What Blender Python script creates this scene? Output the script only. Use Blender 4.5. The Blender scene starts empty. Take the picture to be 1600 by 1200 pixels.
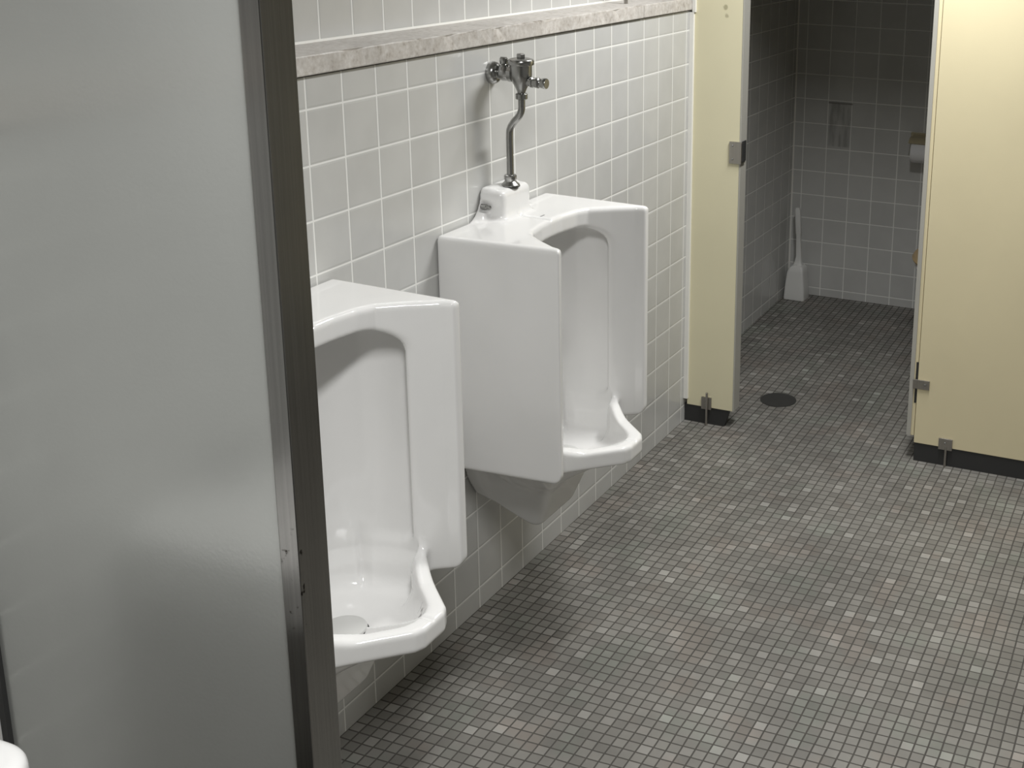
import bpy, bmesh, math, random
import numpy as np
from mathutils import Vector, Matrix

C = bpy.context.scene.collection
T = 0.108            # wall tile pitch
H0 = 0.53 * T        # height of the first tile joint above the floor
GZ = 1.012           # top of the urinals

# ------------------------------------------------------------------ materials
def new_mat(name, base=(0.5, 0.5, 0.5), rough=0.5, metal=0.0, spec=0.5, coat=0.0):
    m = bpy.data.materials.new(name); m.use_nodes = True
    b = m.node_tree.nodes['Principled BSDF']
    b.inputs['Base Color'].default_value = (*base, 1)
    b.inputs['Roughness'].default_value = rough
    b.inputs['Metallic'].default_value = metal
    b.inputs['Specular IOR Level'].default_value = spec
    b.inputs['Coat Weight'].default_value = coat
    return m

class NT:
    """small helper for wiring shader nodes"""
    def __init__(s, m):
        s.n = m.node_tree.nodes; s.l = m.node_tree.links; s.b = s.n['Principled BSDF']
    def val(s, sock, v):
        if isinstance(v, bpy.types.NodeSocket): s.l.new(v, sock)
        else: sock.default_value = v
    def math(s, op, a, b=0.0, clamp=False):
        n = s.n.new('ShaderNodeMath'); n.operation = op; n.use_clamp = clamp
        s.val(n.inputs[0], a); s.val(n.inputs[1], b); return n.outputs[0]
    def coord(s):
        return s.n.new('ShaderNodeTexCoord').outputs['Object']
    def sep(s, v):
        n = s.n.new('ShaderNodeSeparateXYZ'); s.l.new(v, n.inputs[0]); return n.outputs
    def comb(s, x, y, z):
        n = s.n.new('ShaderNodeCombineXYZ')
        for i, v in enumerate((x, y, z)): s.val(n.inputs[i], v)
        return n.outputs[0]
    def noise(s, vec, scale, detail=3, rough=0.5, col=False):
        n = s.n.new('ShaderNodeTexNoise'); s.l.new(vec, n.inputs['Vector'])
        n.inputs['Scale'].default_value = scale; n.inputs['Detail'].default_value = detail
        n.inputs['Roughness'].default_value = rough
        return n.outputs['Color' if col else 'Fac']
    def ramp(s, fac, stops):
        n = s.n.new('ShaderNodeValToRGB'); s.l.new(fac, n.inputs[0])
        e = n.color_ramp.elements
        while len(e) > 1: e.remove(e[0])
        e[0].position, e[0].color = stops[0][0], (*stops[0][1], 1)
        for p, c in stops[1:]:
            x = e.new(p); x.color = (*c, 1)
        return n.outputs[0]
    def mix(s, fac, a, b, mode='MIX'):
        n = s.n.new('ShaderNodeMix'); n.data_type = 'RGBA'; n.blend_type = mode
        s.val(n.inputs[0], fac)
        for i, v in ((6, a), (7, b)):
            s.val(n.inputs[i], (*v, 1) if isinstance(v, tuple) and len(v) == 3 else v)
        return n.outputs[2]
    def mrange(s, v, a, b, c=0.0, d=1.0, smooth=True):
        n = s.n.new('ShaderNodeMapRange'); n.interpolation_type = 'SMOOTHSTEP' if smooth else 'LINEAR'
        s.l.new(v, n.inputs[0])
        for i, x in enumerate((a, b, c, d)): n.inputs[i + 1].default_value = x
        return n.outputs[0]
    def bump(s, h, strength=0.3, dist=0.002):
        n = s.n.new('ShaderNodeBump'); n.inputs['Strength'].default_value = strength
        n.inputs['Distance'].default_value = dist
        s.l.new(h, n.inputs['Height']); s.l.new(n.outputs[0], s.b.inputs['Normal'])
    def white(s, vec):
        n = s.n.new('ShaderNodeTexWhiteNoise'); n.noise_dimensions = '3D'
        s.l.new(vec, n.inputs['Vector']); return n.outputs
    def color(s, v): s.l.new(v, s.b.inputs['Base Color'])
    def rough(s, v): s.l.new(v, s.b.inputs['Roughness'])

def wall_tile(name, axis, u0, z0):
    """square glazed tiles, pale joints; axis = the horizontal axis the tiles run along"""
    m = new_mat(name, rough=0.22); t = NT(m)
    x, y, z = t.sep(t.coord())
    u = x if axis == 'x' else y
    fu = t.math('DIVIDE', t.math('SUBTRACT', u, u0), T); fz = t.math('DIVIDE', t.math('SUBTRACT', z, z0), T)
    du = t.math('ABSOLUTE', t.math('SUBTRACT', t.math('FRACT', fu), 0.5))
    dz = t.math('ABSOLUTE', t.math('SUBTRACT', t.math('FRACT', fz), 0.5))
    d = t.math('MAXIMUM', du, dz)                       # 0.5 on the joint
    grout = t.mrange(d, 0.478, 0.487)
    cell = t.comb(t.math('FLOOR', fu), t.math('FLOOR', fz), 0.0)
    w = t.white(cell)
    tone = t.math('ADD', t.math('MULTIPLY', w[0], 0.04), 0.98)
    n = t.noise(t.coord(), 9.0, 3)
    tone = t.math('MULTIPLY', tone, t.mrange(n, 0.3, 0.7, 0.97, 1.03))
    tile = t.mix(1.0, (0.56, 0.56, 0.545), t.comb(tone, tone, tone), 'MULTIPLY')
    t.color(t.mix(grout, tile, (0.86, 0.86, 0.83)))
    t.rough(t.mrange(grout, 0, 1, 0.2, 0.7, False))
    edge = t.mrange(d, 0.44, 0.49, 1.0, 0.0)
    wob = t.math('MULTIPLY', t.noise(t.coord(), 14.0, 2), 0.25)
    t.bump(t.math('ADD', edge, wob), 0.35, 0.0016)
    return m

def stall_back_tile():
    m = wall_tile('stall_back_tiles', 'x', -0.079, H0 + 0.063 * T)
    t = NT(m); x, y, z = t.sep(t.coord())
    # ghost of a removed fixture: dull adhesive smears on two tiles
    def box(v, a, b, s): return t.math('MULTIPLY', t.mrange(v, a - s, a + s), t.mrange(v, b - s, b + s, 1, 0))
    patch = t.math('MULTIPLY', box(x, 0.037, 0.135, 0.004), box(z, 0.725, 0.915, 0.004))
    streak = t.math('MULTIPLY', box(x, 0.03, 0.14, 0.004), box(z, 0.914, 0.922, 0.003))
    nn = t.noise(t.comb(t.math('MULTIPLY', x, 6.0), 0.0, z), 8.0, 3)
    k = t.math('ADD', t.math('MULTIPLY', patch, t.mrange(nn, 0.35, 0.65, 0.12, 0.55)), t.math('MULTIPLY', streak, 0.8), True)
    old = t.b.inputs['Base Color'].links[0].from_socket
    t.color(t.mix(k, old, (0.19, 0.185, 0.17)))
    return m

def mosaic_floor():
    m = new_mat('grey_floor_mosaic', rough=0.45); t = NT(m)
    p = 0.0288
    x, y, z = t.sep(t.coord())
    # hand-laid sheets: the joints wander a little
    wx = t.math('MULTIPLY', t.math('SUBTRACT', t.noise(t.coord(), 7.0, 1), 0.5), 0.006)
    co2 = t.n.new('ShaderNodeVectorMath'); co2.operation = 'ADD'; t.l.new(t.coord(), co2.inputs[0]); co2.inputs[1].default_value = (5.3, 2.1, 0)
    wy = t.math('MULTIPLY', t.math('SUBTRACT', t.noise(co2.outputs[0], 7.0, 1), 0.5), 0.006)
    fu = t.math('DIVIDE', t.math('ADD', x, wx), p); fv = t.math('DIVIDE', t.math('ADD', y, wy), p)
    du = t.math('ABSOLUTE', t.math('SUBTRACT', t.math('FRACT', fu), 0.5))
    dv = t.math('ABSOLUTE', t.math('SUBTRACT', t.math('FRACT', fv), 0.5))
    d = t.math('MAXIMUM', du, dv)
    grout = t.mrange(d, 0.415, 0.455)
    cell = t.comb(t.math('FLOOR', fu), t.math('FLOOR', fv), 0.0)
    w = t.white(cell)
    tone = t.ramp(w[0], [(0.0, (0.165, 0.158, 0.144)), (0.35, (0.195, 0.187, 0.171)), (0.8, (0.222, 0.214, 0.196)), (0.95, (0.25, 0.24, 0.222)), (1.0, (0.33, 0.32, 0.298))])
    hue = t.ramp(t.noise(t.coord(), 6.0, 2, col=False), [(0.34, (0.96, 1.02, 0.99)), (0.44, (1, 1, 1)), (0.56, (1, 1, 1)), (0.64, (1.04, 0.985, 0.965))])
    tone = t.mix(1.0, tone, hue, 'MULTIPLY')
    dirt = t.mrange(t.noise(t.coord(), 3.2, 5, 0.6), 0.35, 0.65, 0.84, 1.08)
    tone = t.mix(1.0, tone, t.comb(dirt, dirt, dirt), 'MULTIPLY')
    gr = t.mix(1.0, (0.068, 0.063, 0.055), t.comb(dirt, dirt, dirt), 'MULTIPLY')
    t.color(t.mix(grout, tone, gr))
    t.rough(t.mrange(grout, 0, 1, 0.42, 0.85, False))
    t.bump(t.mrange(d, 0.41, 0.48, 1.0, 0.0), 0.45, 0.0012)
    return m

def porcelain(name, stain=False):
    m = new_mat(name, (0.80, 0.795, 0.785), 0.10, 0, 0.5, 0.25)
    m.node_tree.nodes['Principled BSDF'].inputs['Coat Roughness'].default_value = 0.04
    t = NT(m)
    co = t.coord()
    n = t.noise(co, 5.0, 3)
    base = t.mix(t.mrange(n, 0.3, 0.7, 0, 1), (0.79, 0.787, 0.777), (0.82, 0.815, 0.805))
    if stain:
        v = t.n.new('ShaderNodeVectorMath'); v.operation = 'DISTANCE'; t.l.new(co, v.inputs[0]); v.inputs[1].default_value = (0.326, 0.042, 0.459)
        near = t.mrange(v.outputs['Value'], 0.014, 0.036, 1, 0)
        spot = t.mrange(t.noise(co, 95.0, 2), 0.52, 0.60)
        x, y, z = t.sep(co)
        below = t.mrange(z, 0.46, 0.472, 1, 0)
        base = t.mix(t.math('MULTIPLY', t.math('MULTIPLY', near, spot), below), base, (0.05, 0.035, 0.03))
    t.color(base)
    return m

def painted(name, col, rough, peel=0.15, scale=220.0, marks=None):
    m = new_mat(name, col, rough); t = NT(m); co = t.coord()
    n = t.noise(co, scale, 2)
    big = t.noise(co, 2.3, 4)
    k = t.mrange(big, 0.3, 0.7, 0.97, 1.03)
    c = t.mix(1.0, col, t.comb(k, k, k), 'MULTIPLY')
    if marks:
        x, y, z = t.sep(co)
        for (mx, mz, r, mcol) in marks:
            d = t.math('SQRT', t.math('ADD', t.math('POWER', t.math('SUBTRACT', x, mx), 2.0), t.math('POWER', t.math('SUBTRACT', z, mz), 2.0)))
            d = t.math('ADD', d, t.math('MULTIPLY', t.math('SUBTRACT', t.noise(co, 60.0, 3), 0.5), r * 1.6))
            c = t.mix(t.mrange(d, r * 0.6, r * 1.25, 0.75, 0.0), c, mcol)
    t.color(c); t.bump(n, peel, 0.0006)
    return m

def stone():
    m = new_mat('speckled_stone', rough=0.45); t = NT(m); co = t.coord()
    n = t.noise(co, 70.0, 5, 0.65); n2 = t.noise(co, 11.0, 3)
    c = t.ramp(n, [(0.28, (0.34, 0.30, 0.265)), (0.40, (0.52, 0.485, 0.445)), (0.55, (0.60, 0.57, 0.535)), (0.72, (0.70, 0.675, 0.645))])
    k = t.mrange(n2, 0.3, 0.7, 0.92, 1.06)
    t.color(t.mix(1.0, c, t.comb(k, k, k), 'MULTIPLY')); t.bump(n, 0.15, 0.001)
    return m

def brushed(name, col, rough, stain=False):
    m = new_mat(name, col, rough, 1.0); t = NT(m); co = t.coord()
    x, y, z = t.sep(co)
    streak = t.noise(t.comb(t.math('MULTIPLY', x, 300.0), t.math('MULTIPLY', y, 300.0), t.math('MULTIPLY', z, 3.0)), 1.0, 2)
    k = t.mrange(streak, 0.3, 0.7, 0.93, 1.06)
    c = t.mix(1.0, col, t.comb(k, k, k), 'MULTIPLY')
    if stain:
        s = t.math('MULTIPLY', t.math('MULTIPLY', t.mrange(y, 0.004, 0.006, 1, 0), t.mrange(t.noise(co, 75.0, 4), 0.60, 0.68)), t.math('MULTIPLY', t.mrange(z, 0.80, 0.88), t.mrange(z, 0.93, 1.0, 1, 0)))
        c = t.mix(s, c, (0.03, 0.025, 0.02))
    t.color(c)
    t.rough(t.mrange(t.noise(co, 12.0, 3), 0.3, 0.7, rough * 0.85, rough * 1.2, False))
    return m

M = {}
M['wall'] = wall_tile('glazed_wall_tiles', 'y', 0.0, H0)
M['recess'] = wall_tile('glazed_wall_tiles_above_ledge', 'y', -0.009, H0 + 0.063 * T)
M['upper'] = wall_tile('glazed_wall_tiles_over_ledge', 'y', -0.009, 1.4575)
M['back'] = stall_back_tile()
M['front'] = wall_tile('glazed_tiles_crosswise', 'x', 0.0, H0)
M['dimtile'] = painted('grey_wall_paint', (0.33, 0.33, 0.32), 0.5)
M['floor'] = mosaic_floor()
M['ceiling'] = painted('white_ceiling_paint', (0.50, 0.50, 0.49), 0.8)
M['china'] = porcelain('white_porcelain')
M['china_stain'] = porcelain('white_porcelain_with_grime', True)
M['screen'] = painted('grey_green_enamel', (0.56, 0.57, 0.55), 0.23, 0.2, 170.0)
M['screen'].node_tree.nodes['Principled BSDF'].inputs['Metallic'].default_value = 0.36
M['cream'] = painted('cream_enamel', (0.735, 0.655, 0.435), 0.34, 0.2, 200.0)
M['cream_marks'] = painted('cream_enamel_with_dents', (0.765, 0.715, 0.505), 0.34, 0.2, 200.0, marks=[(0.025, 1.432, 0.008, (0.36, 0.33, 0.2)), (0.03, 1.405, 0.007, (0.42, 0.38, 0.24)), (0.165, 0.918, 0.012, (0.45, 0.40, 0.26))])
M['steel'] = brushed('brushed_steel', (0.29, 0.285, 0.275), 0.19, True)
M['channel'] = new_mat('white_edge_strip', (0.88, 0.87, 0.82), 0.4)
M['edge'] = painted('worn_grey_edge', (0.42, 0.41, 0.37), 0.4)
M['chrome'] = new_mat('worn_chrome', (0.37, 0.37, 0.36), 0.24, 1.0)
M['bracket'] = brushed('dull_bracket_metal', (0.42, 0.40, 0.37), 0.33)
M['dark'] = new_mat('black_recess', (0.02, 0.02, 0.02), 0.6)
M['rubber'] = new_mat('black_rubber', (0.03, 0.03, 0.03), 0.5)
M['stone'] = stone()
M['iron'] = painted('dark_cast_iron', (0.035, 0.035, 0.033), 0.5, 0.4, 120)
M['plastic'] = painted('white_plastic', (0.78, 0.78, 0.76), 0.4, 0.05)
M['beige'] = painted('beige_plastic', (0.46, 0.40, 0.26), 0.4, 0.05)
M['paper'] = painted('white_tissue', (0.82, 0.82, 0.83), 0.9, 0.3, 90)
M['wood'] = painted('tan_toilet_seat', (0.52, 0.38, 0.20), 0.35, 0.1)
M['strainer'] = new_mat('pale_drain_cover', (0.60, 0.60, 0.585), 0.3)
M['mark'] = new_mat('faded_stamp', (0.22, 0.22, 0.22), 0.5)
M['lamp'] = new_mat('lamp_diffuser', (0.9, 0.9, 0.9), 0.5)
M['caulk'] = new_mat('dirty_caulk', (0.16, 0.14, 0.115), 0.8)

# ------------------------------------------------------------------ mesh helpers
def link(name, bm, mat, parent=None, smooth=None):
    me = bpy.data.meshes.new(name)
    bmesh.ops.recalc_face_normals(bm, faces=bm.faces)
    bm.to_mesh(me); bm.free()
    o = bpy.data.objects.new(name, me); C.objects.link(o)
    me.materials.append(mat)
    if smooth is not None:
        for p in me.polygons: p.use_smooth = True
        try: me.set_sharp_from_angle(angle=math.radians(smooth))
        except Exception: pass
    if parent: o.parent = parent
    return o

def box(bm, lo, hi, bev=0.0, seg=2):
    g = bmesh.ops.create_cube(bm, size=1.0)
    vs = g['verts']
    for v in vs:
        v.co = Vector((lo[i] + (v.co[i] + 0.5) * (hi[i] - lo[i]) for i in range(3)))
    if bev:
        es = list({e for v in vs for e in v.link_edges})
        bmesh.ops.bevel(bm, geom=es, offset=bev, segments=seg, profile=0.5, affect='EDGES')
    return bm

def boxes(*a, bev=0.0):
    bm = bmesh.new()
    for lo, hi in a: box(bm, lo, hi, bev)
    return bm

def lathe(bm, prof, org=(0, 0, 0), axis=(0, 0, 1), n=40):
    """prof: (radius, height) along axis"""
    ax = Vector(axis).normalized(); q = Vector((0, 0, 1)).rotation_difference(ax)
    org = Vector(org); rings = []
    for r, h in prof:
        if r < 1e-6: rings.append([bm.verts.new(org + q @ Vector((0, 0, h)))])
        else: rings.append([bm.verts.new(org + q @ Vector((r * math.cos(2 * math.pi * i / n), r * math.sin(2 * math.pi * i / n), h))) for i in range(n)])
    for a, b in zip(rings, rings[1:]):
        for i in range(n):
            j = (i + 1) % n
            if len(a) == 1 and len(b) == 1: continue
            if len(a) == 1: bm.faces.new((a[0], b[i], b[j]))
            elif len(b) == 1: bm.faces.new((a[i], a[j], b[0]))
            else: bm.faces.new((a[i], a[j], b[j], b[i]))
    for r_ in (rings[0], rings[-1]):
        if len(r_) > 1: bm.faces.new(r_)
    return bm

def tube(bm, pts, r, n=24):
    pts = [Vector(p) for p in pts]; rings = []
    up = Vector((0, 1, 0))
    for i, p in enumerate(pts):
        d = (pts[min(i + 1, len(pts) - 1)] - pts[max(i - 1, 0)]).normalized()
        a = up.cross(d)
        if a.length < 1e-3: a = Vector((1, 0, 0)).cross(d)
        a.normalize(); b = d.cross(a)
        rings.append([bm.verts.new(p + r * (math.cos(2 * math.pi * k / n) * a + math.sin(2 * math.pi * k / n) * b)) for k in range(n)])
    for a, b in zip(rings, rings[1:]):
        for k in range(n): bm.faces.new((a[k], a[(k + 1) % n], b[(k + 1) % n], b[k]))
    bm.faces.new(rings[0]); bm.faces.new(rings[-1])
    return bm

def smooth_path(ctrl, n=10):
    c = [Vector(p) for p in ctrl]; c = [2 * c[0] - c[1]] + c + [2 * c[-1] - c[-2]]; out = []
    for i in range(1, len(c) - 2):
        for k in range(n):
            t = k / n
            out.append(0.5 * ((2 * c[i]) + (c[i + 1] - c[i - 1]) * t + (2 * c[i - 1] - 5 * c[i] + 4 * c[i + 1] - c[i + 2]) * t * t + (3 * c[i] - c[i - 1] - 3 * c[i + 1] + c[i + 2]) * t ** 3))
    out.append(c[-2]); return out

def prism(bm, poly, lo, hi, axis=2, bev=0.0):
    """extrude a 2-D outline along an axis"""
    def P(a, b, h):
        return {2: (a, b, h), 1: (a, h, b), 0: (h, a, b)}[axis]
    b0 = [bm.verts.new(P(a, b, lo)) for a, b in poly]; b1 = [bm.verts.new(P(a, b, hi)) for a, b in poly]
    fs = [bm.faces.new(b0), bm.faces.new(list(reversed(b1)))]
    for i in range(len(poly)):
        j = (i + 1) % len(poly); fs.append(bm.faces.new((b0[i], b1[i], b1[j], b0[j])))
    if bev:
        bmesh.ops.recalc_face_normals(bm, faces=fs)
        es = list({e for f in fs for e in f.edges})
        bmesh.ops.bevel(bm, geom=es, offset=bev, segments=3, profile=0.5, affect='EDGES')
    return bm

def thing(name, label, cat, loc=(0, 0, 0), group=None):
    o = bpy.data.objects.new(name, None); C.objects.link(o)
    o.location = loc; o['label'] = label; o['category'] = cat
    o.empty_display_size = 0.1
    if group: o['group'] = group
    return o

def tag(o, label, cat, group=None):
    o['label'] = label; o['category'] = cat
    if group: o['group'] = group
    return o

def struct(name, bm, mat, smooth=None):
    o = link(name, bm, mat, None, smooth); o['kind'] = 'structure'; return o

# ------------------------------------------------------------------ distance-field modelling (ceramics)
def sd_poly(X, Y, pts):
    pts = [np.array(p, float) for p in pts]; n = len(pts)
    d = np.full(X.shape, 1e9); s = np.ones(X.shape)
    for i in range(n):
        a, b = pts[i], pts[(i + 1) % n]
        ex, ey = b - a; wx, wy = X - a[0], Y - a[1]
        t = np.clip((wx * ex + wy * ey) / (ex * ex + ey * ey), 0, 1)
        d = np.minimum(d, (wx - ex * t) ** 2 + (wy - ey * t) ** 2)
        c1 = Y >= a[1]; c2 = Y < b[1]; c3 = ex * wy > ey * wx
        s = np.where((c1 & c2 & c3) | (~c1 & ~c2 & ~c3), -s, s)
    return s * np.sqrt(d)
def mirror(pts): return pts + [(x, -y) for x, y in reversed(pts) if abs(y) > 1e-9]
def ext(d2, dz):
    return np.minimum(np.maximum(d2, dz), 0) + np.sqrt(np.maximum(d2, 0) ** 2 + np.maximum(dz, 0) ** 2)
def extr(d2, Z, z0, z1, r):
    return ext(d2 + r, np.abs(Z - (z0 + z1) / 2) - ((z1 - z0) / 2 - r)) - r
def smin(a, b, k):
    h = np.clip(0.5 + 0.5 * (b - a) / k, 0, 1); return b + (a - b) * h - k * h * (1 - h)
def smax(a, b, k): return -smin(-a, -b, k)
def corner(a, b, r):
    return np.minimum(np.maximum(a + r, b + r), 0) + np.sqrt(np.maximum(a + r, 0) ** 2 + np.maximum(b + r, 0) ** 2) - r

def surface_nets(F, org, h):
    """naive surface nets, vectorised"""
    nx, ny, nz = F.shape; ins = F < 0
    acc = np.zeros((nx - 1, ny - 1, nz - 1, 3)); cnt = np.zeros((nx - 1, ny - 1, nz - 1))
    cs = [(i, j, k) for i in (0, 1) for j in (0, 1) for k in (0, 1)]
    def sub(A, c): return A[c[0]:nx - 1 + c[0], c[1]:ny - 1 + c[1], c[2]:nz - 1 + c[2]]
    for a in cs:
        for ax in range(3):
            if a[ax]: continue
            b = list(a); b[ax] = 1; b = tuple(b)
            m = sub(ins, a) != sub(ins, b)
            fa, fb = sub(F, a)[m], sub(F, b)[m]
            t = fa / (fa - fb)
            p = np.tile(np.array(a, float), (len(t), 1)); p[:, ax] += t
            acc[m] += p; cnt[m] += 1
    act = cnt > 0
    idx = np.full(act.shape, -1, int); idx[act] = np.arange(act.sum())
    I = np.argwhere(act)
    V = np.array(org) + h * (I + acc[act] / cnt[act][:, None])
    faces = []
    for ax in range(3):
        u, v = (ax + 1) % 3, (ax + 2) % 3
        sl0 = [slice(None)] * 3; sl1 = [slice(None)] * 3; sl0[ax] = slice(0, -1); sl1[ax] = slice(1, None)
        A, B = ins[tuple(sl0)], ins[tuple(sl1)]
        E = np.argwhere(A != B)
        ok = (E[:, u] > 0) & (E[:, v] > 0) & (E[:, u] < F.shape[u] - 1) & (E[:, v] < F.shape[v] - 1)
        E = E[ok]; flip = A[tuple(E.T)]
        def at(du, dv):
            q = E.copy(); q[:, u] += du; q[:, v] += dv; return idx[tuple(q.T)]
        f = np.stack([at(-1, -1), at(0, -1), at(0, 0), at(-1, 0)], 1)
        f[~flip] = f[~flip][:, ::-1]
        faces.append(f)
    return V, np.concatenate(faces)

def field_mesh(name, fn, lo, hi, h, symmetric=True):
    """evaluate fn on a grid (half of it when mirror-symmetric in y) and mesh the zero set"""
    xs = np.arange(lo[0], hi[0] + h, h); zs = np.arange(lo[2], hi[2] + h, h)
    if symmetric:
        ys = np.arange(h / 2, hi[1] + h, h)
    else: ys = np.arange(lo[1], hi[1] + h, h)
    X, Y, Z = np.meshgrid(xs, ys, zs, indexing='ij')
    F = fn(X, Y, Z)
    F = np.where(np.abs(F) < 1e-9, 1e-9, F)
    if symmetric:
        F = np.concatenate([F[:, ::-1, :], F], 1); ys = np.concatenate([-ys[::-1], ys])
    V, Q = surface_nets(F, (xs[0], ys[0], zs[0]), h)
    me = bpy.data.meshes.new(name)
    me.from_pydata(V.tolist(), [], Q.tolist()); me.validate(); me.update()
    bm = bmesh.new(); bm.from_mesh(me)
    for _ in range(2):
        bmesh.ops.smooth_vert(bm, verts=bm.verts, factor=0.4, use_axis_x=True, use_axis_y=True, use_axis_z=True)
    bmesh.ops.recalc_face_normals(bm, faces=bm.faces)
    bm.to_mesh(me); bm.free()
    for p in me.polygons: p.use_smooth = True
    return me

def urinal_field(X, Y, Z):
    x2, y2 = X[:, :, 0], Y[:, :, 0]
    def d2(pts): return sd_poly(x2, y2, mirror(pts))[:, :, None]
    P = d2([(-0.02, 0), (0.155, 0), (0.158, 0.05), (0.168, 0.105), (0.183, 0.137), (0.228, 0.174), (0.279, 0.209), (0.300, 0.217), (0.304, 0.236), (0.0, 0.252), (-0.02, 0.252)])
    body = extr(P, Z, 0.448, GZ, 0.011)
    body = smax(body, corner(X - 0.304, 0.448 - Z, 0.034), 0.004)
    Q = d2([(-0.02, 0), (0.383, 0), (0.383, 0.03), (0.374, 0.05), (0.318, 0.102), (0.279, 0.14), (0.245, 0.176), (0.20, 0.20), (-0.02, 0.20)])
    zt = 0.482 + 0.045 * np.clip((0.30 - X) / 0.08, 0, 1) ** 1.5
    lip = ext(Q + 0.009, np.abs(Z - (0.437 + zt) / 2) - ((zt - 0.437) / 2 - 0.009)) - 0.009
    d = smin(body, lip, 0.022)
    # hollow trap body below the bowl
    s = np.clip((Z - 0.215) / 0.235, 0, 1)
    xf = 0.150 + 0.090 * s; hw = 0.086 + 0.072 * s
    zb = 0.243 + 0.082 * np.clip((0.150 - X) / 0.150, 0, 1) ** 1.1
    low = smax(smax((X - xf) * 0.86, (Y - hw) * 0.93, 0.03), smax(zb - Z, Z - 0.46, 0.01), 0.018)
    # flange of the outlet against the wall
    bump = ext(np.sqrt((Y * 0.86) ** 2 + (Z - 0.44) ** 2) - 0.138, np.abs(X) - 0.03) - 0.012
    low = smin(low, smax(bump, Z - 0.46, 0.01), 0.025)
    # opening, inner chamber and bowl
    ex = np.clip((0.215 - X), 0, None) / 0.172
    n = (ex ** 2.6 + (np.abs(Y) / 0.1735) ** 2.6) ** (1 / 2.6)
    plan = (n - 1) * 0.165
    Qi = d2([(0.10, 0), (0.352, 0), (0.352, 0.018), (0.342, 0.036), (0.292, 0.083), (0.249, 0.122), (0.216, 0.161), (0.10, 0.161)])
    bowl2 = np.minimum(Qi, np.where(X < 0.23, plan, 1e3))
    zf = 0.402 + np.where(X > 0.175, 0.056, 0.03) * ((X - 0.175) / 0.165) ** 2
    shell = smax(bowl2 - 0.014, smax(zf - 0.016 - Z, Z - 0.47, 0.01), 0.06)
    low = smin(low, shell, 0.04)
    d = smin(d, low, 0.012)
    # spud block and flared bolting plate on top
    plate_hw = 0.060 + 0.052 * np.clip((1.083 - Z) / 0.072, 0, 1) ** 1.8
    plate = smax(smax(Y - plate_hw, Z - 1.083, 0.016), X - 0.026, 0.012)
    plate = smax(plate, 1.0 - Z, 0.002)
    block = ext(np.maximum(np.abs(X - 0.02) - 0.054 + 0.018, 0) * 0 + ext(np.abs(X - 0.02) - 0.028, Y - 0.052), np.abs(Z - 1.03) - 0.037) - 0.016
    d = smin(d, smin(plate, block, 0.018), 0.018)
    zl = 0.480 + 0.020 * np.clip((X - 0.18) / 0.05, 0, 1)
    c1 = smax(extr(plan, Z, 0.20, 0.966, 0.052), zl - Z, 0.02)
    ni = ((np.clip((0.20 - X), 0, None) / 0.160) ** 2.3 + (np.abs(Y) / 0.193) ** 2.3) ** (1 / 2.3)
    inner = smax((ni - 1) * 0.17, P + 0.013, 0.016)
    c3 = smax(extr(inner, Z, 0.20, 0.984, 0.05), zl + 0.01 - Z, 0.04)
    c2 = ext(bowl2 + 0.03 + 0.45 * np.clip(Z - 0.49, 0, 0.2), np.maximum(zf + 0.03 - Z, Z - 0.60)) - 0.03
    cav = smin(smin(c1, c3, 0.012), c2, 0.03)
    d = smax(d, -cav, 0.008)
    # bolt holes beside the spud block
    hole = np.maximum(np.sqrt((Y - 0.078) ** 2 + ((Z - 1.046) * 0.8) ** 2) - 0.0125, 0.008 - X)
    d = smax(d, -hole, 0.004)
    return smax(d, 0.0035 - X, 0.001)

# ------------------------------------------------------------------ the room
floor_bm = bmesh.new()
yb = [-3.2, 2.35, 3.5]; zb = [0.0, 0.0, 0.028]
vs = [[floor_bm.verts.new((x, y, z)) for x in (-0.14, 2.75)] for y, z in zip(yb, zb)]
for a, b in zip(vs, vs[1:]): floor_bm.faces.new((a[0], a[1], b[1], b[0]))
bot = [[floor_bm.verts.new((x, y, -0.08)) for x in (-0.14, 2.75)] for y in (yb[0], yb[-1])]
floor_bm.faces.new((bot[0][0], bot[1][0], bot[1][1], bot[0][1]))
floor_bm.faces.new((vs[0][0], bot[0][0], bot[0][1], vs[0][1])); floor_bm.faces.new((vs[2][0], vs[2][1], bot[1][1], bot[1][0]))
floor_bm.faces.new((vs[0][0], vs[1][0], vs[2][0], bot[1][0], bot[0][0])); floor_bm.faces.new((vs[0][1], bot[0][1], bot[1][1], vs[2][1], vs[1][1]))
struct('floor', floor_bm, M['floor'])
YP = 1.975                                     # front plane of the stall fronts
struct('wall_left', boxes(((-0.25, YP + 0.015, -0.05), (-0.125, 3.5, 2.62))), M['recess'])
struct('wall_ledge', boxes(((-0.25, -3.2, -0.05), (-0.125, YP + 0.015, 2.62))), M['upper'])
bm = bmesh.new(); prism(bm, [(-0.125, 1.4555), (-0.1205, 1.4555), (-0.125, 1.4605)], -3.2, YP, axis=1)
struct('trim_ledge', bm, M['channel'])
struct('wall_urinal', boxes(((-0.124, -3.2, -0.05), (0.0, YP + 0.03, 1.4145))), M['wall'])
struct('wall_back', boxes(((-0.25, 3.4926, -0.05), (2.75, 3.62, 2.62))), M['back'])
struct('wall_right', boxes(((2.65, -3.2, -0.05), (2.78, 3.5, 2.62))), M['dimtile'])
struct('wall_front', boxes(((-0.25, -3.32, -0.05), (2.78, -3.2, 2.62))), M['dimtile'])
struct('ceiling', boxes(((-0.25, -3.32, 2.6), (2.78, 3.62, 2.7))), M['ceiling'])
struct('trim_light_stop', boxes(((-0.125, YP + 0.002, 1.84), (2.65, YP + 0.12, 2.6))), M['ceiling'])  # unseen slab added over the stall front to keep lamp light off its back wall
struct('trim_joint', boxes(((-0.12, -3.2, 1.413), (-0.003, YP, 1.4185))), M['caulk'])

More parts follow.
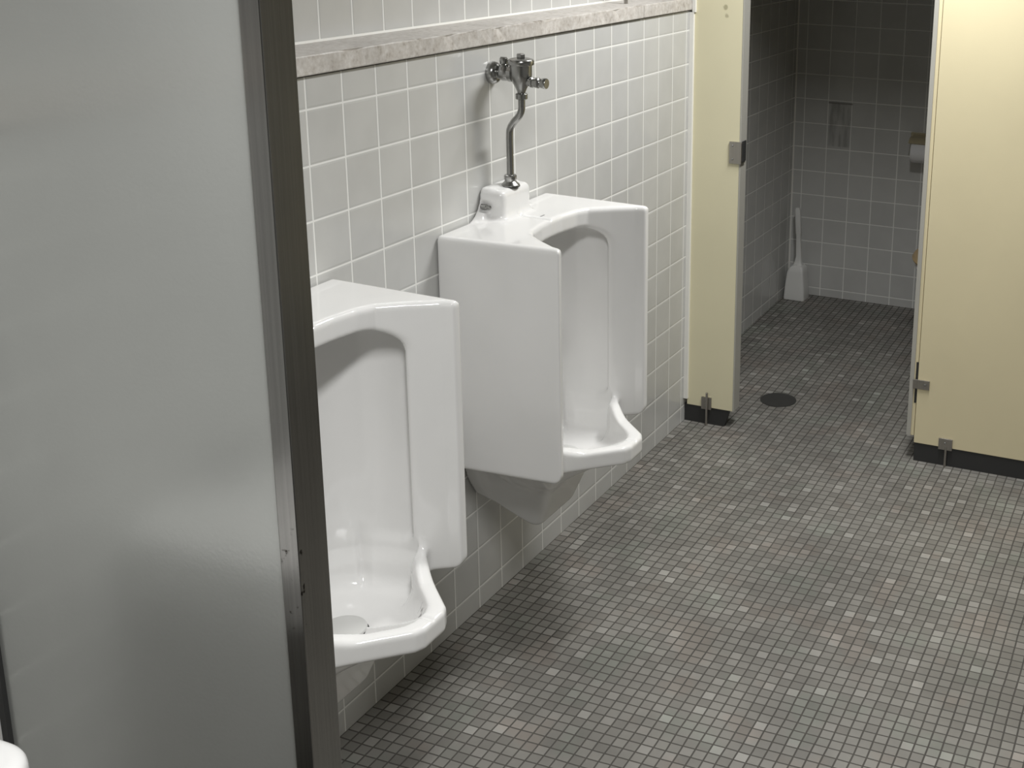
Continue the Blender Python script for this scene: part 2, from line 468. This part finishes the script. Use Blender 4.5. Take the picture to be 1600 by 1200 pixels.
bm = bmesh.new(); prism(bm, [(-0.125, 3.4926), (-0.1195, 3.4926), (-0.125, 3.487)], 0.028, 2.6)
struct('trim_corner', bm, M['channel'])
# stone ledge in two lengths
def ledge(y0, y1):
    bm = boxes(((-0.124, y0, 1.418), (0.009, y1, 1.456)), bev=0.0025)
    bmesh.ops.subdivide_edges(bm, edges=[e for e in bm.edges if abs(e.verts[0].co.y - e.verts[1].co.y) > 0.5], cuts=160, use_grid_fill=True)
    rnd = random.Random(4)
    for v in bm.verts:
        if v.co.x > 0.004 and v.co.z > 1.452 and rnd.random() < 0.35:
            k = rnd.random() ** 3 * 0.005; v.co.x -= k; v.co.z -= k * 0.8
    return bm
tag(link('stone_ledge', ledge(-3.2, 1.60), M['stone']), 'long speckled beige stone ledge with chipped front edge above the urinals', 'ledge')
tag(link('stone_ledge', ledge(1.602, YP + 0.004), M['stone']), 'short paler end piece of stone ledge meeting the cream stall panel', 'ledge')
bm = bmesh.new(); lathe(bm, [(0.006, 0), (0.006, 0.2)], (-0.055, 1.61, 1.456), n=20)
tag(link('ledge_post', bm, M['bracket'], smooth=40), 'thin grey upright rod standing on the stone ledge near the cream panel', 'rod')

# ------------------------------------------------------------------ urinals
u_mesh = field_mesh('urinal_body', urinal_field, (-0.006, 0, 0.195), (0.40, 0.27, 1.10), 0.0032)
u_mesh.materials.append(M['china'])

def make_urinal():
    r = thing('urinal', 'white porcelain wall urinal below the chrome flush valve, next to the cream stall panel', 'urinal', (0, 0.765, 0), 'wall urinals')
    b = bpy.data.objects.new('urinal_body', u_mesh); C.objects.link(b); b.parent = r
    bm = bmesh.new(); lathe(bm, [(0.0, 0.407), (0.030, 0.407), (0.040, 0.4095), (0.0425, 0.413), (0.041, 0.4165), (0.030, 0.4185), (0, 0.419)], (0.180, 0, 0))
    link('drain_cover', bm, M['strainer'], r, 40)
    bm = bmesh.new(); lathe(bm, [(0.0455, 0.398), (0.0455, 0.4065)], (0.180, 0, 0))
    link('drain_hole', bm, M['dark'], r, 40)
    for s in (-1, 1):
        bm = bmesh.new(); lathe(bm, [(0.0062, 0.0), (0.0062, 0.014), (0.0042, 0.015), (0.0040, 0.024), (0.002, 0.026), (0, 0.026)], (0.008, 0.0715 * s, 1.043), (1, 0, 0), 16)
        link('mounting_bolt', bm, M['chrome'], r, 40)
    bm = boxes(((0.118, 0.012, GZ - 0.0002), (0.121, 0.030, GZ + 0.0006)))
    link('maker_stamp', bm, M['mark'], r)
    return r
def dup(root, loc, label):
    r = root.copy(); C.objects.link(r); r.location = loc; r['label'] = label
    for ch in list(root.children):
        c = ch.copy(); C.objects.link(c); c.parent = r
    return r
U2 = make_urinal()
U1 = dup(U2, (0, -0.096, 0), 'white porcelain wall urinal partly hidden behind the grey privacy screen')
for c in U1.children:
    if c.name.startswith('urinal_body'):
        c.material_slots[0].link = 'OBJECT'; c.material_slots[0].material = M['china_stain']

# ------------------------------------------------------------------ flush valve
fy = 0.765
FV = thing('flush_valve', 'chrome flush valve with bent pipe feeding the far urinal from the tiled wall', 'flush valve', (0, fy, 1.351))
def fpart(name, fn, mat='chrome', parent=None, sm=35):
    bm = bmesh.new(); fn(bm)
    for v in bm.verts: v.co -= Vector((0, fy, 1.351))
    return link(name, bm, M[mat], parent or FV, sm)
fpart('wall_flange', lambda bm: lathe(bm, [(0.0265, 0.0), (0.0265, 0.007), (0.0255, 0.0115), (0.0230, 0.0160), (0.0190, 0.0195), (0.0135, 0.0215), (0.0105, 0.03)], (0.0, fy, 1.351), (1, 0, 0)))
fpart('control_stop', lambda bm: lathe(bm, [(0.0095, 0.016), (0.0095, 0.021), (0.0135, 0.022), (0.0165, 0.027), (0.0185, 0.034), (0.0180, 0.042), (0.0155, 0.049), (0.0195, 0.050), (0.0195, 0.060), (0.014, 0.062), (0.012, 0.066)], (0.0, fy, 1.352), (1, 0, 0)))
def stopcap(bm):
    lathe(bm, [(0.0115, 1.362), (0.0115, 1.372), (0.009, 1.3735), (0.009, 1.378), (0.0095, 1.379), (0.0095, 1.386), (0.0075, 1.388), (0, 1.388)], (0.034, fy, 0), n=24)
    box(bm, (0.026, fy - 0.002, 1.386), (0.042, fy + 0.002, 1.3895), 0.0005)
fpart('stop_screw', stopcap)
fpart('valve_body', lambda bm: lathe(bm, [(0.0090, 1.305), (0.0100, 1.312), (0.0130, 1.319), (0.0195, 1.331), (0.0240, 1.343), (0.0255, 1.351), (0.0257, 1.374), (0.028, 1.375)], (0.080, fy, 0)))
fpart('valve_cap', lambda bm: lathe(bm, [(0.0300, 1.3745), (0.0308, 1.376), (0.0308, 1.3835), (0.0285, 1.387), (0.021, 1.3895), (0.011, 1.391), (0, 1.391)], (0.080, fy, 0)))
def capnut(bm):
    lathe(bm, [(0.0105, 1.390), (0.0108, 1.391), (0.0108, 1.3985), (0.0092, 1.400), (0, 1.400)], (0.080, fy, 0), n=6)
fpart('cap_nut', capnut, sm=20)
fpart('push_button', lambda bm: lathe(bm, [(0.010, 0.012), (0.010, 0.026), (0.0125, 0.027), (0.0125, 0.031), (0.0105, 0.033), (0.0105, 0.037), (0.0120, 0.038), (0.0125, 0.046), (0.0095, 0.048), (0.0080, 0.051), (0.0110, 0.053), (0.0125, 0.060), (0.0125, 0.066), (0.0115, 0.0675), (0, 0.0675)], (0.080, fy, 1.336), (1, 0.0, -0.02), 28))
fpart('coupling_nut', lambda bm: lathe(bm, [(0.012, 1.2935), (0.0142, 1.295), (0.0142, 1.306), (0.0125, 1.308), (0.010, 1.309)], (0.080, fy, 0), n=24))
fpart('flush_pipe', lambda bm: tube(bm, smooth_path([(0.080, fy, 1.305), (0.080, fy, 1.283), (0.079, fy, 1.268), (0.072, fy, 1.253), (0.058, fy, 1.238), (0.0485, fy, 1.223), (0.0455, fy, 1.205), (0.0455, fy, 1.15), (0.0455, fy, 1.09)], 8), 0.0083))
fpart('spud_nut', lambda bm: lathe(bm, [(0.0222, 1.0835), (0.0225, 1.0855), (0.021, 1.088), (0.0165, 1.0915), (0.0140, 1.0945), (0.0140, 1.097), (0.0150, 1.0985), (0.0150, 1.1085), (0.0125, 1.1105), (0.009, 1.111)], (0.0455, fy, 0), n=32))
fpart('spud_washer', lambda bm: lathe(bm, [(0.0228, 1.0820), (0.0228, 1.0842), (0.02, 1.0848)], (0.0455, fy, 0)), 'rubber')

# ------------------------------------------------------------------ privacy screen beside the near urinal
SY = -0.656
PS = thing('privacy_screen', 'large grey-green metal privacy screen with steel end post in the left foreground', 'privacy screen', (0, SY, 0))
def spart(name, bm, mat, sm=None):
    for v in bm.verts: v.co -= Vector((0, SY, 0))
    return link(name, bm, mat, PS, sm)
spart('screen_panel', boxes(((0.012, SY + 0.001, 0.30), (0.552, SY + 0.026, 1.86)), bev=0.002), M['screen'])
bm = boxes(((0.546, SY - 0.0015, 0.012), (0.576, SY + 0.054, 1.98)), bev=0.0015)
spart('end_post', bm, M['steel'])
spart('wall_channel', boxes(((0.0, SY - 0.006, 0.30), (0.014, SY + 0.032, 1.86)), bev=0.001), M['rubber'])
spart('post_shoe', boxes(((0.538, SY - 0.012, 0.0), (0.584, SY + 0.064, 0.05)), bev=0.003), M['bracket'])

# ------------------------------------------------------------------ cream stall fronts
def bolt(bm, x, y, z, r=0.0035):
    lathe(bm, [(r, 0), (r, 0.0015), (r * 0.6, 0.0028), (0, 0.003)], (x, y, z), (0, -1, 0), 14)
PL = thing('stall_panel', 'narrow cream stall panel fixed between the tiled wall and the open stall doorway', 'stall panel', (0.095, YP, 0))
def lp(name, bm, mat, parent=None, sm=None):
    for v in bm.verts: v.co -= Vector((0.095, YP, 0))
    return link(name, bm, mat, parent or PL, sm)
lp('panel', boxes(((0.010, YP, 0.062), (0.180, YP + 0.030, 1.835)), bev=0.0015), M['cream_marks'])
lp('edge_strip', boxes(((0.1795, YP - 0.0005, 0.062), (0.1845, YP + 0.055, 1.835)), bev=0.0008), M['edge'])
bm = boxes(((0.0, YP - 0.010, 0.085), (0.0155, YP + 0.034, 1.4105)), ((0.0095, YP - 0.010, 1.4105), (0.0215, YP - 0.0, 1.835)), bev=0.001)
lp('wall_channel', bm, M['channel'])
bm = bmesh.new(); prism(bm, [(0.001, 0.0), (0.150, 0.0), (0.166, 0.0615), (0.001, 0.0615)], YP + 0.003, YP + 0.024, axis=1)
lp('gap_dark_strip', bm, M['rubber'])  # dark strip added to blacken the gap under the narrow panel
k = lp('door_keeper', boxes(((0.1465, YP - 0.006, 0.930), (0.1900, YP - 0.0005, 1.003)), ((0.1860, YP - 0.008, 0.932), (0.1895, YP + 0.032, 1.001)), bev=0.0008), M['bracket'])
for sz in (0.990, 0.945):
    bm = bmesh.new(); bolt(bm, 0.158, YP - 0.006, sz)
    o = lp('keeper_screw', bm, M['chrome']); o.parent = k
lp('door_bumper', boxes(((0.1890, YP - 0.004, 0.938), (0.1935, YP + 0.028, 1.006)), bev=0.001), M['rubber'])
f = lp('foot_bracket', boxes(((0.066, YP - 0.006, 0.056), (0.103, YP - 0.0005, 0.101)), bev=0.001), M['bracket'])
bm = bmesh.new(); bolt(bm, 0.0845, YP - 0.006, 0.086)
o = lp('bracket_screw', bm, M['chrome']); o.parent = f
bm = bmesh.new(); lathe(bm, [(0.0042, 0.0), (0.0042, 0.118), (0.003, 0.12), (0, 0.12)], (0.088, YP - 0.0095, 0), n=16)
lp('foot_bolt', bm, M['bracket'], sm=40)

PR = thing('stall_panel', 'wide cream stall panel filling the right edge beyond the doorway', 'stall panel', (1.4, YP, 0))
def rp(name, bm, mat, parent=None, sm=None):
    for v in bm.verts: v.co -= Vector((1.4, YP, 0))
    return link(name, bm, mat, parent or PR, sm)
rp('panel', boxes(((0.815, YP, 0.064), (2.645, YP + 0.030, 1.835)), bev=0.0015), M['cream'])
rp('gap_dark_strip', boxes(((0.817, YP + 0.003, 0.0), (2.64, YP + 0.024, 0.0635))), M['rubber'])  # same added dark strip, blackening the gap under the wide panel
k = rp('hinge_plate', boxes(((0.800, YP - 0.005, 0.253), (0.8545, YP - 0.0005, 0.284)), bev=0.001), M['bracket'])
bm = bmesh.new(); bolt(bm, 0.841, YP - 0.005, 0.269, 0.0045)
o = rp('hinge_screw', bm, M['chrome']); o.parent = k
f = rp('foot_bracket', boxes(((0.897, YP - 0.006, 0.058), (0.942, YP - 0.0005, 0.097)), bev=0.001), M['bracket'])
bm = bmesh.new(); bolt(bm, 0.919, YP - 0.006, 0.082)
o = rp('bracket_screw', bm, M['chrome']); o.parent = f
bm = bmesh.new(); lathe(bm, [(0.0042, 0.0), (0.0042, 0.07), (0, 0.07)], (0.922, YP - 0.004, 0), n=16)
rp('foot_bolt', bm, M['bracket'], sm=40)

DR = thing('stall_door', 'stall door swung inward, only its grey edge showing beside the wide cream panel', 'door', (0.80, YP, 0))
def dp(name, bm, mat, sm=None):
    for v in bm.verts: v.co -= Vector((0.80, YP, 0))
    return link(name, bm, mat, DR, sm)
dp('door_leaf', boxes(((0.7885, YP + 0.006, 0.085), (0.8125, YP + 0.60, 1.80)), bev=0.0015), M['cream'])
dp('door_edge', boxes(((0.788, YP + 0.002, 0.085), (0.802, YP + 0.0065, 1.80)), bev=0.0008), M['edge'])
bm = bmesh.new(); box(bm, (0.806, YP + 0.005, 0.20), (0.8145, YP + 0.04, 0.34))
dp('hinge_barrel', bm, M['rubber'])

tag(link('stall_partition', boxes(((1.40, YP + 0.031, 0.064), (1.425, 3.48, 1.835)), bev=0.001), M['cream']), 'cream partition dividing the stalls, hidden behind the wide cream panel', 'partition')

# ------------------------------------------------------------------ inside the stall
bm = bmesh.new(); lathe(bm, [(0.066, -0.004), (0.066, 0.0022), (0.060, 0.0030), (0.0, 0.0030)], (0.243, 2.285, 0), n=56)
DRN = link('floor_drain', bm, M['iron'], smooth=30)
tag(DRN, 'round dark floor drain cover in the mosaic floor of the stall doorway', 'floor drain')

def fz(y): return 0.028 * max(0, (y - 2.35) / 1.15)
BH = thing('toilet_brush_holder', 'white plastic toilet brush holder standing in the dark tiled corner', 'brush holder', (-0.062, 3.425, fz(3.425)))
bm = bmesh.new()
def ring(z, hx, hy, ox=0.0, oy=0.0, n=6, e=5.0):
    out = []
    for i in range(32):
        a = 2 * math.pi * i / 32; c, s = math.cos(a), math.sin(a)
        out.append(bm.verts.new((ox + hx * math.copysign(abs(c) ** (2 / e), c), oy + hy * math.copysign(abs(s) ** (2 / e), s), z)))
    return out
def loft(bm, rings):
    for a, b in zip(rings, rings[1:]):
        for i in range(len(a)):
            j = (i + 1) % len(a); bm.faces.new((a[i], a[j], b[j], b[i]))
    bm.faces.new(rings[0]); bm.faces.new(rings[-1])
loft(bm, [ring(0.0, 0.049, 0.044, e=9), ring(0.005, 0.050, 0.045, e=9), ring(0.06, 0.046, 0.043, e=9), ring(0.125, 0.039, 0.039, e=9), ring(0.146, 0.033, 0.036, 0.003, e=8), ring(0.157, 0.022, 0.028, 0.005, e=6)])
link('holder_body', bm, M['plastic'], BH, 50)
TB = thing('toilet_brush', 'white toilet brush handle rising from its holder in the stall corner', 'toilet brush', (-0.058, 3.425, fz(3.425) + 0.157))
bm = bmesh.new()
loft(bm, [ring(0.0, 0.022, 0.018), ring(0.014, 0.016, 0.013), ring(0.04, 0.0125, 0.010, 0.001), ring(0.10, 0.0110, 0.009, -0.002), ring(0.14, 0.0100, 0.009, -0.004), ring(0.146, 0.0125, 0.0105, -0.004), ring(0.20, 0.0125, 0.0105, -0.008), ring(0.255, 0.0115, 0.010, -0.012), ring(0.263, 0.008, 0.007, -0.0125)])
link('handle', bm, M['plastic'], TB, 50)
bm = bmesh.new(); lathe(bm, [(0.012, -0.002), (0.021, 0.0), (0.021, 0.004), (0.012, 0.007)], n=24)
link('collar', bm, M['plastic'], TB, 40)

PH = thing('toilet_paper_holder', 'beige toilet paper holder on the dark back wall of the stall', 'paper holder', (0.485, 3.4926, 0.77))
def php(name, bm, mat, sm=None):
    return link(name, bm, mat, PH, sm)
php('back_plate', boxes(((-0.077, -0.012, -0.055), (0.077, -0.0005, 0.050)), bev=0.003), M['beige'])
bm = bmesh.new()
arc = [(-0.040 + 0.0 - 0.056 * math.cos(a) , 0.0 + 0.056 * math.sin(a)) for a in [math.radians(q) for q in range(0, 136, 9)]]
outer = [(-0.062 - 0.054 * math.cos(math.radians(q)), -0.018 + 0.058 * math.sin(math.radians(q))) for q in range(42, 123, 8)] + [(-0.006, 0.045)]
inner = [(a + (0.004 if i < 7 else 0.0), b - 0.005) for i, (a, b) in enumerate(outer)]
poly = outer + list(reversed(inner))
for xx0, xx1 in ((-0.066, 0.066),):
    b0 = [bm.verts.new((xx0, a, b)) for a, b in poly]; b1 = [bm.verts.new((xx1, a, b)) for a, b in poly]
    bm.faces.new(b0); bm.faces.new(list(reversed(b1)))
    for i in range(len(poly)):
        j = (i + 1) % len(poly); bm.faces.new((b0[i], b1[i], b1[j], b0[j]))
php('hood', bm, M['beige'], 40)
bm = bmesh.new(); lathe(bm, [(0.012, -0.062), (0.012, 0.062)], (0.0, -0.0625, -0.022), (1, 0, 0), 20)
php('spindle', bm, M['beige'], 40)
for s in (-1, 1):
    php('side_arm', boxes(((0.060 * s - 0.003, -0.075, -0.03), (0.060 * s + 0.003, -0.011, -0.008)), bev=0.001), M['beige'])
bm = bmesh.new(); lathe(bm, [(0.017, -0.055), (0.047, -0.055), (0.048, -0.052), (0.048, 0.052), (0.047, 0.055), (0.017, 0.055)], (0.485, 3.4926 - 0.0625, 0.748), (1, 0, 0), 44)
tag(link('toilet_paper_roll', bm, M['paper'], smooth=40), 'white toilet paper roll hanging under its beige holder hood', 'toilet paper')

# toilet, mostly behind the wide panel
TO = thing('toilet', 'toilet with tan seat in the stall, only its left edge past the doorway', 'toilet', (0.735, 3.1, 0.02))
def toilet_field(X, Y, Z):
    # X lateral, Y depth (towards the back wall), both local
    s = np.clip(Z / 0.36, 0, 1)
    ax = 0.105 + 0.075 * s ** 2; front = -0.13 - 0.13 * s ** 1.7
    cy = (front + 0.24) / 2; ay = (0.24 - front) / 2
    n = ((np.abs(X) / ax) ** 2.4 + (np.abs(Y - cy) / ay) ** 2.6) ** (1 / 2.5)
    d = smax((n - 1) * ax * 0.8, np.maximum(-Z, Z - 0.37), 0.02)
    nb = ((np.abs(X) / 0.125) ** 2.2 + (np.abs(Y + 0.03) / 0.175) ** 2.2) ** (1 / 2.2)
    d = smax(d, -smax((nb - 1) * 0.12, 0.20 - Z, 0.06), 0.012)
    tank = ext(ext(np.abs(X) - 0.10, np.abs(Y - 0.285) - 0.088), np.abs(Z - 0.25) - 0.10) - 0.015
    return smin(d, tank, 0.02)
def toilet_mesh():
    def fn(X, Y, Z): return toilet_field(Y, X, Z)          # symmetric axis is the lateral one
    me = field_mesh('toilet_bowl', fn, (-0.30, 0, -0.02), (0.40, 0.23, 0.76), 0.006)
    for v in me.vertices: v.co = Vector((v.co.y, v.co.x, v.co.z))
    me.flip_normals(); me.update(); return me
tm = toilet_mesh(); tm.materials.append(M['china'])
o = bpy.data.objects.new('toilet_bowl', tm); C.objects.link(o); o.parent = TO
def oval(bm, cx, cy, ax, ay, z, n=48): return [bm.verts.new((cx + ax * math.cos(2 * math.pi * i / n), cy + ay * math.sin(2 * math.pi * i / n), z)) for i in range(n)]
bm = bmesh.new()
R_ = [oval(bm, 0, -0.03, 0.190, 0.235, 0.373), oval(bm, 0, -0.03, 0.193, 0.238, 0.381), oval(bm, 0, -0.03, 0.186, 0.231, 0.392), oval(bm, 0, -0.03, 0.128, 0.172, 0.392), oval(bm, 0, -0.03, 0.118, 0.162, 0.384), oval(bm, 0, -0.03, 0.122, 0.166, 0.373)]
for a, b in zip(R_, R_[1:] + R_[:1]):
    for i in range(48): bm.faces.new((a[i], a[(i + 1) % 48], b[(i + 1) % 48], b[i]))
link('toilet_seat', bm, M['wood'], TO, 50)

# ------------------------------------------------------------------ washbasin at the near left corner
SK = thing('washbasin', 'white washbasin corner at the bottom left, before the grey privacy screen', 'washbasin', (0.0, -1.12, 0.0))
def sink_field(X, Y, Z):
    outer = ext(ext(np.abs(X - 0.19) - 0.130, np.abs(Y) - 0.180) - 0.06 + 0.014, np.abs(Z - 0.69) - 0.046) - 0.014
    under = smax((((X - 0.18) / 0.19) ** 2 + (Y / 0.21) ** 2 + ((Z - 0.70) / 0.20) ** 2 - 1) * 0.1, Z - 0.70, 0.01)
    d = smin(smax(outer, 0.64 - Z, 0.01), under, 0.02)
    n = (((X - 0.225) / 0.125) ** 2 + (Y / 0.185) ** 2 + ((Z - 0.755) / 0.135) ** 2 - 1) * 0.08
    d = smax(d, -n, 0.012)
    return smax(d, 0.0015 - X, 0.001)
sm_ = field_mesh('basin_body', sink_field, (-0.008, 0, 0.47), (0.40, 0.26, 0.78), 0.005); sm_.materials.append(M['china'])
o = bpy.data.objects.new('basin_body', sm_); C.objects.link(o); o.parent = SK
FA = thing('basin_faucet', 'chrome faucet on the washbasin behind its bottom-left corner', 'faucet', (0.055, -1.12, 0.749))
bm = boxes(((-0.022, -0.075, 0.0), (0.022, 0.075, 0.022)), bev=0.006); link('faucet_base', bm, M['chrome'], FA, 40)
bm = bmesh.new(); tube(bm, smooth_path([(0, 0, 0.02), (0.0, 0, 0.055), (0.03, 0, 0.075), (0.09, 0, 0.07), (0.11, 0, 0.05)], 6), 0.011); link('spout', bm, M['chrome'], FA, 40)
for s in (-1, 1):
    bm = bmesh.new(); lathe(bm, [(0.014, 0.02), (0.016, 0.03), (0.020, 0.05), (0.018, 0.062), (0, 0.066)], (0, 0.052 * s, 0), n=20); link('tap_knob', bm, M['chrome'], FA, 40)

# ------------------------------------------------------------------ ceiling lamps
def lamp(loc, sx, sy, power, spread, label, color=(1.0, 0.998, 0.985)):
    t = thing('ceiling_light', label, 'ceiling light', loc)
    bm = boxes(((-sx / 2 - 0.03, -sy / 2 - 0.03, 0.012), (sx / 2 + 0.03, sy / 2 + 0.03, 2.599 - loc[2])), bev=0.006)
    link('light_housing', bm, M['ceiling'], t)
    L = bpy.data.lights.new('tube_light', 'AREA'); L.shape = 'RECTANGLE'; L.size = sx; L.size_y = sy
    L.energy = power; L.color = color; L.spread = math.radians(spread)
    o = bpy.data.objects.new('tube_light', L); C.objects.link(o); o.parent = t
    return t
lamp((0.85, 1.45, 2.32), 0.15, 0.75, 26, 160, 'white ceiling light over the open floor between the urinals and stalls')
lamp((1.15, -0.95, 2.48), 0.20, 0.60, 28, 140, 'white ceiling light over the washbasin behind the camera')

w = bpy.data.worlds.new('world'); bpy.context.scene.world = w; w.use_nodes = True
w.node_tree.nodes['Background'].inputs[0].default_value = (0.8, 0.85, 0.9, 1)
w.node_tree.nodes['Background'].inputs[1].default_value = 0.008

# ------------------------------------------------------------------ camera (a crop of a larger frame, hence the shift)
cam = bpy.data.cameras.new('camera'); co = bpy.data.objects.new('camera', cam); C.objects.link(co)
F_, PX, PY = 1967.867, 1145.28, 383.712
yaw, pit, rol = 0.3577536, 0.2645569, 0.0262906
cam.sensor_fit = 'HORIZONTAL'; cam.sensor_width = 36.0
cam.lens = F_ / 1600 * 36.0
cam.shift_x = (800 - PX) / 1600; cam.shift_y = (PY - 600) / 1600
cam.clip_start = 0.02
fw = Vector((-math.sin(yaw) * math.cos(pit), math.cos(yaw) * math.cos(pit), -math.sin(pit)))
rt = Vector((math.cos(yaw), math.sin(yaw), 0)); up = rt.cross(fw)
r2 = math.cos(rol) * rt + math.sin(rol) * up; u2 = -math.sin(rol) * rt + math.cos(rol) * up
mw = Matrix((r2, u2, -fw)).transposed().to_4x4(); mw.translation = Vector((1.5809, -1.8088, 1.7473))
co.matrix_world = mw
sc = bpy.context.scene
sc.camera = co
sc.view_settings.view_transform = 'Standard'; sc.view_settings.look = 'None'
sc.view_settings.gamma = 1.0; sc.view_settings.use_curve_mapping = False
sc.view_settings.exposure = 0.14
